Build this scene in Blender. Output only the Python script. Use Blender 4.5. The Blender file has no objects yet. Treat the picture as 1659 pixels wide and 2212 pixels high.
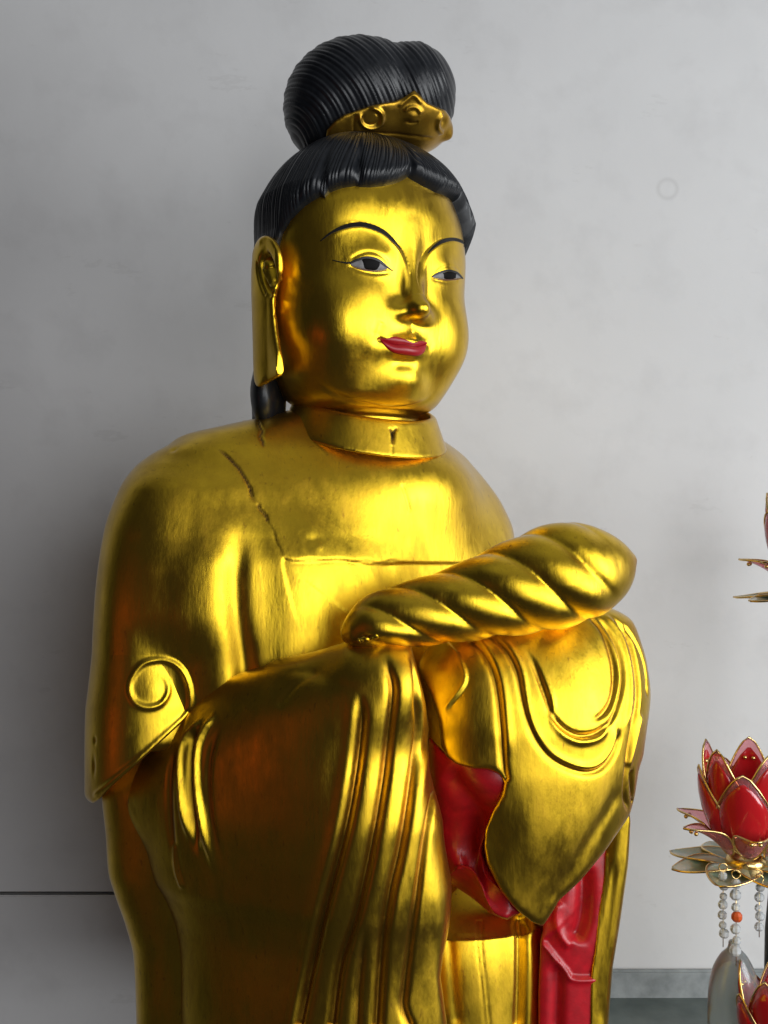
import bpy, math, random
import numpy as np
from mathutils import Vector

random.seed(7)
rng = np.random.RandomState(7)
SC = bpy.context.scene
C = bpy.context.collection

# ------------------------------------------------------------------ units
# Work unit = 0.45 mm. x right, y away from the camera, z up (0 = eye level).
U = 0.00045
DIST = 2400.0
ZB = 1.25          # height of the camera above the temple floor, metres

# ------------------------------------------------------------------ camera
cam_d = bpy.data.cameras.new("camera")
cam = bpy.data.objects.new("camera", cam_d); C.objects.link(cam)
cam.location = (0, -DIST * U, ZB)
cam.rotation_euler = (math.radians(90), 0, 0)
cam_d.sensor_fit = 'VERTICAL'
cam_d.sensor_height = 24
cam_d.lens = 24 / 2 / (1106.0 / DIST)
cam_d.clip_end = 100
cam_d.clip_start = 0.02
SC.camera = cam

# ------------------------------------------------------------------ world, lamps, exposure
SC.view_settings.view_transform = 'Standard'
SC.view_settings.look = 'None'
SC.view_settings.exposure = 0.0
SC.view_settings.gamma = 1.0
W_ = bpy.data.worlds.new("World"); SC.world = W_; W_.use_nodes = True
bg = W_.node_tree.nodes['Background']
bg.inputs[0].default_value = (0.74, 0.80, 0.95, 1)
bg.inputs[1].default_value = 0.02

def area(name, loc, target, sx, sy, power, col):
    l = bpy.data.lights.new(name, 'AREA'); l.shape = 'RECTANGLE'
    l.size = sx; l.size_y = sy; l.energy = power; l.color = col
    o = bpy.data.objects.new(name, l); C.objects.link(o)
    o.location = loc
    d = Vector(target) - Vector(loc)
    o.rotation_euler = d.to_track_quat('-Z', 'Y').to_euler()
    return o
def polar(az, el, r, z0=ZB):
    a, e = math.radians(az), math.radians(el)
    return (r*math.cos(e)*math.sin(a), -r*math.cos(e)*math.cos(a), z0 + r*math.sin(e))
TG = (0, 0, ZB)
area('window_light', polar(23, 5, 2.6), TG, 1.4, 1.55, 34, (0.95, 0.97, 1.0))
area('doorway_light', polar(61, 5, 2.6), TG, 1.3, 1.55, 62, (0.95, 0.98, 1.0))
area('ceiling_bounce', (0.4, -0.7, ZB+1.9), (0.1, 0, ZB), 2.6, 2.0, 4.5, (0.90, 0.94, 1.0))  # unseen fill lamp, added for light bounced off the ceiling
area('altar_glow', polar(-55, -12, 1.7), TG, 0.16, 0.45, 0.24, (1.0, 0.16, 0.02))

# ------------------------------------------------------------------ materials
def new_mat(name):
    m = bpy.data.materials.new(name); m.use_nodes = True
    nt = m.node_tree; b = nt.nodes['Principled BSDF']
    return m, nt, b
def N(nt, t, **kw):
    n = nt.nodes.new(t)
    for k, v in kw.items(): setattr(n, k, v)
    return n
def noise(nt, co, scale, detail=4, rough=.5, vec=(1, 1, 1)):
    mp = N(nt, 'ShaderNodeMapping'); mp.inputs['Scale'].default_value = vec
    nt.links.new(co, mp.inputs[0])
    n = N(nt, 'ShaderNodeTexNoise'); n.inputs['Scale'].default_value = scale
    n.inputs['Detail'].default_value = detail; n.inputs['Roughness'].default_value = rough
    nt.links.new(mp.outputs[0], n.inputs[0])
    return n.outputs[0]
def ramp(nt, src, stops):
    r = N(nt, 'ShaderNodeValToRGB'); e = r.color_ramp.elements
    while len(e) > 2: e.remove(e[-1])
    for i, (p, c) in enumerate(stops):
        if i > 1: e.new(p)
        e[i].position = p
        e[i].color = (c, c, c, 1) if isinstance(c, (int, float)) else (*c, 1)
    nt.links.new(src, r.inputs[0])
    return r.outputs[0]
def mixc(nt, f, a, b):
    m = N(nt, 'ShaderNodeMix', data_type='RGBA')
    L = nt.links.new
    if hasattr(f, 'links'): L(f, m.inputs[0])
    else: m.inputs[0].default_value = f
    for i, s in ((6, a), (7, b)):
        if hasattr(s, 'links'): L(s, m.inputs[i])
        else: m.inputs[i].default_value = (*s, 1)
    return m.outputs[2]
def bump(nt, b, src, strength, dist, prev=None):
    n = N(nt, 'ShaderNodeBump'); n.inputs['Strength'].default_value = strength
    n.inputs['Distance'].default_value = dist
    nt.links.new(src, n.inputs['Height'])
    if prev is not None: nt.links.new(prev, n.inputs['Normal'])
    nt.links.new(n.outputs[0], b.inputs['Normal'])
    return n.outputs[0]

def gold_mat(name, rough=0.3, wear=0.5, c1=(.90, .59, .030), c2=(.70, .44, .024)):
    m, nt, b = new_mat(name)
    co = N(nt, 'ShaderNodeTexCoord').outputs['Object']
    big = noise(nt, co, 14, 6, .68)
    fine = noise(nt, co, 60, 5, .65, (1, 1, .35))
    streak = noise(nt, co, 420, 3, .6, (1, 1, .09))
    speck = noise(nt, co, 260, 2, .5, (1, 1, .4))
    c = mixc(nt, ramp(nt, big, [(.38, 0.), (.62, 1.)]), c1, c2)
    c = mixc(nt, ramp(nt, fine, [(.50, 0.), (.80, .5*wear)]), c, (.56, .31, .03))
    c = mixc(nt, ramp(nt, speck, [(.64, 0.), (.80, .7*wear)]), c, (.30, .13, .02))
    c = mixc(nt, ramp(nt, streak, [(.60, 0.), (.74, .35)]), c, (.45, .24, .02))
    g = N(nt, 'ShaderNodeAttribute'); g.attribute_name = 'grime'
    c = mixc(nt, g.outputs['Fac'], c, (.035, .02, .012))
    gl = N(nt, 'ShaderNodeBsdfAnisotropic', distribution='BECKMANN')
    df = N(nt, 'ShaderNodeBsdfDiffuse'); mx = N(nt, 'ShaderNodeMixShader'); out = nt.nodes['Material Output']
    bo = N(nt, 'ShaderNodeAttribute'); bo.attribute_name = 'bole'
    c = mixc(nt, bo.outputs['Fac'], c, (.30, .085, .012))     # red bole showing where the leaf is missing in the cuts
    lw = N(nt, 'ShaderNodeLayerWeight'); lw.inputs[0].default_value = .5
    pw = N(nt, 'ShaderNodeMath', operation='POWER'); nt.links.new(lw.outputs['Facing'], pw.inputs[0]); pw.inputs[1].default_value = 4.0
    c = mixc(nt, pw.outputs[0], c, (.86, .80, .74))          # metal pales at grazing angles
    nt.links.new(c, gl.inputs['Color'])
    dc = mixc(nt, g.outputs['Fac'], (.24, .13, .02), (.02, .012, .008)); nt.links.new(dc, df.inputs['Color'])
    # thin worn varnish: a little diffuse everywhere, all of it where the gold has chipped
    mm = N(nt, 'ShaderNodeMath', operation='MULTIPLY_ADD'); mm.use_clamp = True
    nt.links.new(g.outputs['Fac'], mm.inputs[0]); mm.inputs[1].default_value = .85; mm.inputs[2].default_value = .13
    nt.links.new(mm.outputs[0], mx.inputs[0]); nt.links.new(gl.outputs[0], mx.inputs[1]); nt.links.new(df.outputs[0], mx.inputs[2])
    nt.links.new(mx.outputs[0], out.inputs['Surface'])
    r = ramp(nt, fine, [(.3, rough-.05), (.75, rough+.12)])
    r2 = ramp(nt, big, [(.35, -.0), (.70, .07)])
    ad = N(nt, 'ShaderNodeMath', operation='ADD'); nt.links.new(r, ad.inputs[0]); nt.links.new(r2, ad.inputs[1])
    nt.links.new(ad.outputs[0], gl.inputs['Roughness'])
    nt.nodes.remove(b)
    class _T: inputs = {'Normal': gl.inputs['Normal']}
    p = bump(nt, _T, streak, .13, .0006)
    p = bump(nt, _T, fine, .22, .0018, p)
    p = bump(nt, _T, speck, .15, .0006, p)
    nt.links.new(p, df.inputs['Normal'])
    return m
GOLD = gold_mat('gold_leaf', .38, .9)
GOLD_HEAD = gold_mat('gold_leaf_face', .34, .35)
GOLD_SHADED = gold_mat('shaded_gold', .40, .9, (.50, .30, .03), (.36, .20, .02))  # ornament gold, darkened: shade under the topknot is put into the colour

def simple(name, col, rough, metal=0., bs=0., bscale=100, var=None, coat=0., spec=.5):
    m, nt, b = new_mat(name)
    b.inputs['Specular IOR Level'].default_value = spec
    b.inputs['Base Color'].default_value = (*col, 1)
    b.inputs['Roughness'].default_value = rough
    b.inputs['Metallic'].default_value = metal
    b.inputs['Coat Weight'].default_value = coat
    co = N(nt, 'ShaderNodeTexCoord').outputs['Object']
    n = noise(nt, co, bscale, 4, .6)
    if var:
        nt.links.new(mixc(nt, ramp(nt, n, [(.35, 0.), (.65, 1.)]), col, var), b.inputs['Base Color'])
    if bs: bump(nt, b, n, bs, .002)
    return m
HAIR = simple('black_lacquer', (.005, .006, .008), .36, bs=.10, bscale=120, var=(.009, .010, .012), spec=.32)
nt = HAIR.node_tree; hb = nt.nodes['Principled BSDF']     # dust lying on upward faces
ge = N(nt, 'ShaderNodeNewGeometry'); sx = N(nt, 'ShaderNodeSeparateXYZ'); nt.links.new(ge.outputs['Normal'], sx.inputs[0])
src = hb.inputs['Base Color'].links[0].from_socket
nt.links.new(mixc(nt, ramp(nt, sx.outputs[2], [(.45, 0.), (.95, .75)]), src, (.022, .022, .024)), hb.inputs['Base Color'])
RED = simple('red_lacquer', (.44, .006, .014), .38, bs=.18, bscale=70, var=(.30, .005, .010))
LIP = simple('lip_paint', (.28, .002, .007), .40, bs=.05, bscale=200)
INK = simple('black_ink', (.008, .007, .006), .4, spec=.3)
EYEW = simple('eye_white', (.20, .19, .19), .5, var=(.14, .135, .135), bscale=300, spec=.2)
IRIS = simple('iris_paint', (.007, .006, .006), .5, spec=.04)
LIDB = simple('brown_ink', (.10, .035, .012), .5)
CRACK = simple('crack_dark', (.02, .013, .009), .8)

# ------------------------------------------------------------------ camera-ray helpers (used only to place points in 3D)
def W(px, py, y):
    k = (DIST + y) / DIST
    return np.array([(px - 829.5) * k, y, (1106.0 - py) * k])
def img(P):
    k = DIST / (DIST + P[:, 1])
    return P[:, 0] * k + 829.5, 1106.0 - P[:, 2] * k

# ------------------------------------------------------------------ SDF toolkit
def smin(a, b, k):
    h = np.maximum(k - np.abs(a - b), 0) / k
    return np.minimum(a, b) - h * h * k * .25
def smax(a, b, k): return -smin(-a, -b, k)
def ellipsoid(P, c, r, R=None):
    q = P - np.asarray(c, P.dtype)
    if R is not None: q = q @ R.T.astype(P.dtype)
    r = np.asarray(r, P.dtype)
    k0 = np.sqrt(((q / r) ** 2).sum(1)); k1 = np.sqrt(((q / (r * r)) ** 2).sum(1)) + 1e-9
    return k0 * (k0 - 1) / k1
def rcone(P, a, b, ra, rb):
    a = np.asarray(a, float); b = np.asarray(b, float)
    ab = b - a; t = np.clip(((P - a) @ ab) / (ab @ ab), 0, 1)
    return np.linalg.norm(P - a - t[:, None] * ab, axis=1) - (ra + (rb - ra) * t)
def pchip(x, xs, ys):
    """smooth monotone interpolation; xs ascending"""
    xs = np.asarray(xs, float); ys = np.asarray(ys, float)
    h = np.diff(xs); d = np.diff(ys) / h
    m = np.zeros_like(ys)
    for i in range(1, len(xs) - 1):
        if d[i-1] * d[i] > 0:
            w1 = 2*h[i] + h[i-1]; w2 = h[i] + 2*h[i-1]
            m[i] = (w1 + w2) / (w1 / d[i-1] + w2 / d[i])
    m[0] = d[0]; m[-1] = d[-1]
    x = np.clip(x, xs[0], xs[-1])
    i = np.clip(np.searchsorted(xs, x) - 1, 0, len(xs) - 2)
    t = (x - xs[i]) / h[i]
    return ((2*t**3-3*t**2+1)*ys[i] + (t**3-2*t**2+t)*h[i]*m[i] + (-2*t**3+3*t**2)*ys[i+1] + (t**3-t**2)*h[i]*m[i+1])
def stack(rows, yaw, n=2.0, k=20, ends=True, frame=None):
    """rows: (py, px, depth, half_w, half_d) image rows at a depth -> solid of stacked ellipses"""
    R = []
    for r in rows:
        c = W(r[1], r[0], r[2]); kk = (DIST + r[2]) / DIST
        R.append((c[2], c[0], c[1], r[3] * kk, r[4]))
    R.sort()
    R = np.array(R); zs = R[:, 0]
    cy_, sy_ = math.cos(math.radians(yaw)), math.sin(math.radians(yaw))
    tab = np.linspace(zs[0], zs[-1], 400)
    T = [pchip(tab, zs, R[:, j]) for j in range(1, 5)]
    def f(P):
        z = P[:, 2]
        cx, cy, a, b = (np.interp(z, tab, t) for t in T)
        x = P[:, 0] - cx; y = P[:, 1] - cy
        xl = x * cy_ + y * sy_; yl = -x * sy_ + y * cy_
        qx = np.abs(xl / a) + 1e-6; qy = np.abs(yl / b) + 1e-6
        s = qx**n + qy**n
        q = s ** (1./n)
        g = q ** (1-n) * np.sqrt((qx**(n-1)/a)**2 + (qy**(n-1)/b)**2)
        d = (q - 1) / (g + 1e-9)
        d = np.where(q < .5, -np.minimum(a, b) * .5, d)
        if ends:
            d = smax(d, z - zs[-1], k); d = smax(d, zs[0] - z, k)
        return d
    return f
def polysd(px, py, poly):
    """signed distance to polygon in 2D, negative inside"""
    v = np.asarray(poly, float); n = len(v)
    d = np.full(px.shape, 1e18); s = np.zeros(px.shape, bool)
    for i in range(n):
        a = v[i]; b = v[i-1]
        e = b - a; wx = px - a[0]; wy = py - a[1]
        t = np.clip((wx*e[0] + wy*e[1]) / (e @ e), 0, 1)
        d = np.minimum(d, (wx - e[0]*t)**2 + (wy - e[1]*t)**2)
        c1 = py >= a[1]; c2 = py < b[1]; c3 = e[0]*wy > e[1]*wx
        s ^= (c1 & c2 & c3) | (~c1 & ~c2 & ~c3)
    d = np.sqrt(d)
    return np.where(s, -d, d)
def smooth_poly(pts, closed=False, sub=6):
    p = np.asarray(pts, float); n = len(p); out = []
    rngi = range(n if closed else n-1)
    for i in rngi:
        if closed: p0, p1, p2, p3 = p[i-1], p[i], p[(i+1) % n], p[(i+2) % n]
        else: p0, p1, p2, p3 = p[max(i-1, 0)], p[i], p[i+1], p[min(i+2, n-1)]
        for t in np.linspace(0, 1, sub, endpoint=False):
            out.append(.5*((2*p1)+(-p0+p2)*t+(2*p0-5*p1+4*p2-p3)*t*t+(-p0+3*p1-3*p2+p3)*t**3))
    if not closed: out.append(p[-1])
    return np.array(out)
def cut(f, poly, k=8, ref=0.0, sm=0):
    """carve the solid with an outline extruded straight back"""
    pl = smooth_poly(poly, True, sm) if sm else np.asarray(poly, float)
    def g(P):
        a, b = img(P)
        kk = (DIST + ref) / DIST
        return smax(f(P), polysd(a, b, pl) * kk, k)
    return g
def trace(f, pts, y0=-900, y1=400):
    """image points -> 3D points on the surface of f"""
    pts = np.asarray(pts, float)
    ys = np.arange(y0, y1, 8.0); out = []
    for px, py in pts:
        P = np.array([W(px, py, y) for y in ys]); d = f(P)
        ins = np.where(d < 0)[0]
        if len(ins) == 0: out.append(P[np.argmin(d)]); continue
        i = ins[0]
        if i == 0: out.append(P[0]); continue
        a, b = ys[i-1], ys[i]
        for _ in range(12):
            m = .5*(a+b)
            if f(W(px, py, m)[None])[0] < 0: b = m
            else: a = m
        out.append(W(px, py, b))
    return np.array(out)

def surface_nets(vol, org, h):
    s = vol < 0
    nx, ny, nz = vol.shape
    S = s[:-1, :-1, :-1].astype(np.int8)
    tot = np.zeros((nx-1, ny-1, nz-1), np.int8)
    for i in (0, 1):
        for j in (0, 1):
            for k in (0, 1):
                tot += s[i:nx-1+i, j:ny-1+j, k:nz-1+k]
    act = (tot > 0) & (tot < 8)
    ci = np.argwhere(act)
    idx = np.full(act.shape, -1, np.int32); idx[act] = np.arange(len(ci), dtype=np.int32)
    corners = np.array([(i, j, k) for i in (0, 1) for j in (0, 1) for k in (0, 1)])
    vals = np.stack([vol[ci[:, 0]+c[0], ci[:, 1]+c[1], ci[:, 2]+c[2]] for c in corners], 1)
    acc = np.zeros((len(ci), 3)); cnt = np.zeros(len(ci))
    for a in range(8):
        for b in range(a+1, 8):
            if np.abs(corners[a]-corners[b]).sum() != 1: continue
            va, vb = vals[:, a], vals[:, b]
            m = (va < 0) != (vb < 0)
            t = np.where(m, va / np.where(m, va - vb, 1), 0)
            p = corners[a] + t[:, None] * (corners[b] - corners[a])
            acc[m] += p[m]; cnt[m] += 1
    V = (ci + acc / cnt[:, None]) * h + org
    F = []
    for ax in range(3):
        sl0 = [slice(None)]*3; sl1 = [slice(None)]*3
        sl0[ax] = slice(0, -1); sl1[ax] = slice(1, None)
        a = s[tuple(sl0)]; b = s[tuple(sl1)]
        e = np.argwhere(a != b)
        o = [k for k in range(3) if k != ax]
        ok = (e[:, o[0]] > 0) & (e[:, o[1]] > 0) & (e[:, o[0]] < vol.shape[o[0]]-1) & (e[:, o[1]] < vol.shape[o[1]]-1)
        e = e[ok]
        def cell(d0, d1):
            c = e.copy(); c[:, o[0]] += d0; c[:, o[1]] += d1
            return idx[c[:, 0], c[:, 1], c[:, 2]]
        q = np.stack([cell(-1, -1), cell(0, -1), cell(0, 0), cell(-1, 0)], 1)
        ins = a[e[:, 0], e[:, 1], e[:, 2]]
        flip = ins if ax != 1 else ~ins
        q[~flip] = q[~flip][:, ::-1]
        F.append(q)
    F = np.concatenate(F)
    return V, F[(F >= 0).all(1)]

def grid_mesh(f, lo, hi, h):
    lo = np.asarray(lo, float) - 3*h; hi = np.asarray(hi, float) + 3*h
    B = 8
    nb = np.ceil((hi - lo) / (h*B)).astype(int)
    n = nb * B + 1
    cen = [lo[i] + (np.arange(nb[i]) + .5) * B * h for i in range(3)]
    G = np.stack(np.meshgrid(*cen, indexing='ij'), -1).reshape(-1, 3)
    d = f(G).reshape(nb)
    vol = np.repeat(np.repeat(np.repeat(d, B, 0), B, 1), B, 2)
    vol = np.pad(vol, ((0, 1),)*3, mode='edge').astype(np.float32)
    near = np.argwhere(np.abs(d) < h*B*1.35)
    off = np.stack(np.meshgrid(*[np.arange(B+1)]*3, indexing='ij'), -1).reshape(-1, 3)
    for c0 in range(0, len(near), 600):
        ch = near[c0:c0+600]
        I = (ch[:, None, :] * B + off[None]).reshape(-1, 3)
        P = lo + I * h
        vol[I[:, 0], I[:, 1], I[:, 2]] = f(P)
    # close at the border
    vol[0] = vol[-1] = 1; vol[:, 0] = vol[:, -1] = 1; vol[:, :, 0] = vol[:, :, -1] = 1
    return surface_nets(vol, lo, h)

def edges_of(F):
    e = np.concatenate([F[:, [0, 1]], F[:, [1, 2]], F[:, [2, 3]], F[:, [3, 0]]])
    e.sort(axis=1)
    return np.unique(e, axis=0)
def relax(V, E, lam):
    n = len(V)
    cnt = np.bincount(E.ravel(), minlength=n) + 1e-9
    out = np.empty_like(V)
    for j in range(3):
        s = np.bincount(E[:, 0], V[E[:, 1], j], n) + np.bincount(E[:, 1], V[E[:, 0], j], n)
        out[:, j] = V[:, j] + lam * (s / cnt - V[:, j])
    return out
def vnormals(V, F):
    n = np.cross(V[F[:, 2]] - V[F[:, 0]], V[F[:, 3]] - V[F[:, 1]])
    out = np.zeros_like(V)
    for k in range(4):
        for j in range(3): out[:, j] += np.bincount(F[:, k], n[:, j], len(V))
    return out / (np.linalg.norm(out, axis=1)[:, None] + 1e-12)

def polydist(V, L, maxd):
    """distance to 3D polyline, param 0..1 along it, signed side (right of travel as seen from camera = +)"""
    seg = np.linalg.norm(np.diff(L, axis=0), axis=1); cum = np.concatenate([[0], np.cumsum(seg)]); tot = cum[-1]
    best = np.full(len(V), 1e9); par = np.zeros(len(V)); sd = np.zeros(len(V))
    lo = L.min(0) - maxd; hi = L.max(0) + maxd
    I = np.where(((V > lo) & (V < hi)).all(1))[0]
    P = V[I]; bb = best[I]; pp = par[I]; ss = sd[I]
    for i in range(len(L)-1):
        a = L[i]; e = L[i+1]-a
        t = np.clip(((P-a) @ e) / (e @ e + 1e-9), 0, 1)
        r = P - a - t[:, None]*e
        d = np.linalg.norm(r, axis=1)
        m = d < bb
        side = np.cross(e, [0, 1., 0]); side /= np.linalg.norm(side) + 1e-9   # in image: to the right of travel
        bb = np.where(m, d, bb); pp = np.where(m, (cum[i] + t*seg[i])/tot, pp); ss = np.where(m, r @ side, ss)
    best[I] = bb; par[I] = pp; sd[I] = ss
    return best, par, sd, I

def apply_marks(V, Nn, f, marks, grime, bole=None, bv=0.):
    """marks carve or raise the surface along 3D curves
       ('g', pts, width, depth[,taper]) groove   ('r', ...) ridge   ('s', pts, width, height, decay) step: proud on the right of travel
       ('b', (px,py), (sx,sy,sz), height) bulge"""
    disp = np.zeros(len(V))
    for m in marks:
        if m[0] == 'b':
            c = trace(f, [m[1]])[0]
            s = m[2] if hasattr(m[2], '__len__') else (m[2],)*3
            q = (((V - c) / np.array(s, float))**2).sum(1)
            disp += m[3] * np.exp(-q * .5)
            continue
        pts = smooth_poly(m[1], False, 5)
        L = trace(f, pts)
        w, h = m[2], m[3]; opt = m[4] if len(m) > 4 else {}
        dec = opt.get('decay', w)
        d, t, s, I = polydist(V, L, max(w, dec) * 4)
        t0, t1 = opt.get('taper', (.12, .12))
        tp = np.clip(t / max(t0, 1e-3), 0, 1) * np.clip((1-t) / max(t1, 1e-3), 0, 1)
        tp = tp * tp * (3 - 2*tp)
        front = np.clip(-(Nn[:, 1]) * 3 + 1.2, 0, 1) if opt.get('front', True) else 1
        if m[0] == 'g': v = -h * np.exp(-(d/w)**2)
        elif m[0] == 'r': v = h * np.exp(-(d/w)**2)
        elif m[0] == 'c': v = -h * np.exp(-d/w)              # cusp: puffs between creases
        elif m[0] == 's':                                    # overlapping edge: right side proud, sharp step, long decay
            e = np.where(s > 0, np.exp(-np.maximum(s, 0)/dec), np.exp(-(s/w)**2) * -opt.get('dip', .6))
            sm = np.clip(s / (w*.45), -1, 1)
            v = h * np.where(np.abs(s) < w*.45, (sm*.5+.5)*(1+opt.get('dip', .6)) - opt.get('dip', .6), e)
            v = v * np.exp(-(np.maximum(d - np.abs(s), 0)/w)**2) * (d < max(w, dec)*4)
        disp += v * tp * front
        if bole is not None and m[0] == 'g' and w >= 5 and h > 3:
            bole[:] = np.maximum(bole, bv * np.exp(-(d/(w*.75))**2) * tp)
        if 'grime' in opt:
            grime[:] = np.maximum(grime, opt['grime'] * np.exp(-(d/(w*.9))**4) * tp)
    return V + Nn * disp[:, None]

def to_obj(name, V, F, mat, parent, smooth=True, grime=None, bole=None):
    me = bpy.data.meshes.new(name)
    V = np.asarray(V, np.float32) * U; V[:, 2] += ZB
    me.vertices.add(len(V)); me.vertices.foreach_set('co', V.ravel())
    F = np.asarray(F)
    nF, w = F.shape
    me.loops.add(nF*w); me.loops.foreach_set('vertex_index', F.astype(np.int32).ravel())
    me.polygons.add(nF); me.polygons.foreach_set('loop_start', np.arange(0, nF*w, w, dtype=np.int32))
    me.polygons.foreach_set('use_smooth', np.full(nF, smooth))
    me.update(calc_edges=True)
    if grime is not None:
        a = me.attributes.new('grime', 'FLOAT', 'POINT'); a.data.foreach_set('value', grime.astype(np.float32))
    if bole is not None:
        a = me.attributes.new('bole', 'FLOAT', 'POINT'); a.data.foreach_set('value', bole.astype(np.float32))
    me.materials.append(mat)
    o = bpy.data.objects.new(name, me); C.objects.link(o)
    if parent is not None: o.parent = parent
    return o

def part(name, f, box, h, mat, parent, marks=(), smooth=2, post=None, label=None, bv=0.):
    V, F = grid_mesh(f, box[0], box[1], h)
    E = edges_of(F)
    for _ in range(smooth): V = relax(V, E, .5)
    Nn = vnormals(V, F)
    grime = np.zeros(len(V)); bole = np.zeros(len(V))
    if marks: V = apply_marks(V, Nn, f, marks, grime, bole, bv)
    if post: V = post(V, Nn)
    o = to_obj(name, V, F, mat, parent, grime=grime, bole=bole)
    if label: o['label'] = label
    return o
def box(px0, px1, py0, py1, y0, y1):
    P = np.array([W(a, b, c) for a in (px0, px1) for b in (py0, py1) for c in (y0, y1)])
    return P.min(0), P.max(0)

def tube(pts, rad, n=8):
    """closed round tube through 3D points; rad scalar or per point"""
    p = np.asarray(pts, float); m = len(p)
    rad = np.broadcast_to(np.asarray(rad, float), (m,))
    t = np.gradient(p, axis=0); t /= np.linalg.norm(t, axis=1)[:, None] + 1e-9
    up = np.array([0, 1., 0]); V = []; 
    for i in range(m):
        a = np.cross(t[i], up); 
        if np.linalg.norm(a) < 1e-3: a = np.cross(t[i], [1., 0, 0])
        a /= np.linalg.norm(a); b = np.cross(t[i], a)
        for k in range(n):
            an = 2*math.pi*k/n
            V.append(p[i] + rad[i]*(math.cos(an)*a + math.sin(an)*b))
    F = [(i*n+k, i*n+(k+1) % n, (i+1)*n+(k+1) % n, (i+1)*n+k) for i in range(m-1) for k in range(n)]
    c0 = len(V); V.append(p[0]); V.append(p[-1])
    for k in range(n):
        F.append((c0, (k+1) % n, k, k)); F.append((c0+1, (m-1)*n+k, (m-1)*n+(k+1) % n, (m-1)*n+(k+1) % n))
    return np.array(V), F
def join_vf(parts):
    V = []; F = []; o = 0
    for v, f in parts:
        V.append(np.asarray(v)); F += [tuple(i+o for i in q) for q in f]; o += len(v)
    return np.concatenate(V), F
def to_obj_ngon(name, V, F, mat, parent, smooth=True):
    me = bpy.data.meshes.new(name)
    V = np.asarray(V, float) * U; V[:, 2] += ZB
    G = []
    for f in F:
        g = []
        for i in f:
            if i not in g: g.append(i)
        G.append(g)
    me.from_pydata(V.tolist(), [], G); me.update()
    for p in me.polygons: p.use_smooth = smooth
    me.materials.append(mat)
    o = bpy.data.objects.new(name, me); C.objects.link(o)
    if parent is not None: o.parent = parent
    return o

def patch(name, f, top, bot, mat, parent, lift=1.0, bulge=0.0, nx=40, ny=8, thick=3.0):
    """thin painted or inlaid piece between an upper and a lower outline, laid on surface f"""
    tp = smooth_poly(top, False, 8); bt = smooth_poly(bot, False, 8)
    def res(c, n):
        s = np.concatenate([[0], np.cumsum(np.linalg.norm(np.diff(c, axis=0), axis=1))]); s /= s[-1]
        q = np.linspace(0, 1, n)
        return np.stack([np.interp(q, s, c[:, 0]), np.interp(q, s, c[:, 1])], 1)
    a = res(tp, nx); b = res(bt, nx)
    pts = np.array([a*(1-v)+b*v for v in np.linspace(0, 1, ny)]).reshape(-1, 2)
    P = trace(f, pts)
    e = 2.0
    G = np.stack([f(P+np.eye(3)[j]*e) - f(P-np.eye(3)[j]*e) for j in range(3)], 1); G /= np.linalg.norm(G, axis=1)[:, None]+1e-9
    v = np.repeat(np.linspace(0, 1, ny), nx); u = np.tile(np.linspace(0, 1, nx), ny)
    hgt = lift + bulge * np.sin(math.pi*v)**.7 * np.sin(math.pi*np.clip(u, .001, .999))**.5
    T = P + G*hgt[:, None]
    Bk = P - G*thick
    n = len(T)
    F = [(r*nx+c, (r+1)*nx+c, (r+1)*nx+c+1, r*nx+c+1) for r in range(ny-1) for c in range(nx-1)]
    Bf = [tuple(i+n for i in q[::-1]) for q in F]
    rim = []
    bd = [r for r in range(nx)] + [r*nx+nx-1 for r in range(1, ny)] + [(ny-1)*nx+c for c in range(nx-2, -1, -1)] + [r*nx for r in range(ny-2, 0, -1)]
    for i in range(len(bd)):
        p, q = bd[i], bd[(i+1) % len(bd)]
        rim.append((p, q, q+n, p+n))
    return to_obj_ngon(name, np.concatenate([T, Bk]), F+Bf+rim, mat, parent)

def empty(name, label, cat, loc=(0, 0, 0), group=None):
    o = bpy.data.objects.new(name, None); C.objects.link(o)
    o['label'] = label; o['category'] = cat
    if group: o['group'] = group
    return o

# ================================================================== SETTING
m_wall, nt, b = new_mat('plaster_wall')
co = N(nt, 'ShaderNodeTexCoord').outputs['Object']
n1 = noise(nt, co, 1.8, 5, .55); n2 = noise(nt, co, 14, 4, .6); n3 = noise(nt, co, 90, 3, .6)
c = mixc(nt, ramp(nt, n1, [(.3, 0.), (.7, 1.)]), (.61, .605, .60), (.51, .505, .50))
c = mixc(nt, ramp(nt, n2, [(.50, 0.), (.80, .35)]), c, (.40, .39, .385))
c = mixc(nt, ramp(nt, n3, [(.72, 0.), (.80, .25)]), c, (.30, .29, .28))
ring_c = Vector(((1442-829.5)*(DIST+640)/DIST*U, 0, ZB + (1106-408)*(DIST+640)/DIST*U))
sp = N(nt, 'ShaderNodeSeparateXYZ'); nt.links.new(co, sp.inputs[0])
cb = N(nt, 'ShaderNodeCombineXYZ'); nt.links.new(sp.outputs[0], cb.inputs[0]); nt.links.new(sp.outputs[2], cb.inputs[2])
vd = N(nt, 'ShaderNodeVectorMath', operation='DISTANCE'); nt.links.new(cb.outputs[0], vd.inputs[0]); vd.inputs[1].default_value = ring_c
c = mixc(nt, ramp(nt, vd.outputs['Value'], [(.0085, 0.), (.0115, .35), (.0125, .35), (.0150, 0.)]), c, (.36, .35, .34))   # old ring-shaped scuff
scr = noise(nt, co, 7, 6, .7, (1, 1, 3)); c = mixc(nt, ramp(nt, scr, [(.62, 0.), (.66, .30), (.70, 0.)]), c, (.42, .41, .40))
nt.links.new(c, b.inputs['Base Color']); b.inputs['Roughness'].default_value = .62
p_ = bump(nt, b, n2, .12, .004); bump(nt, b, n3, .10, .001, p_)

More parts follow.
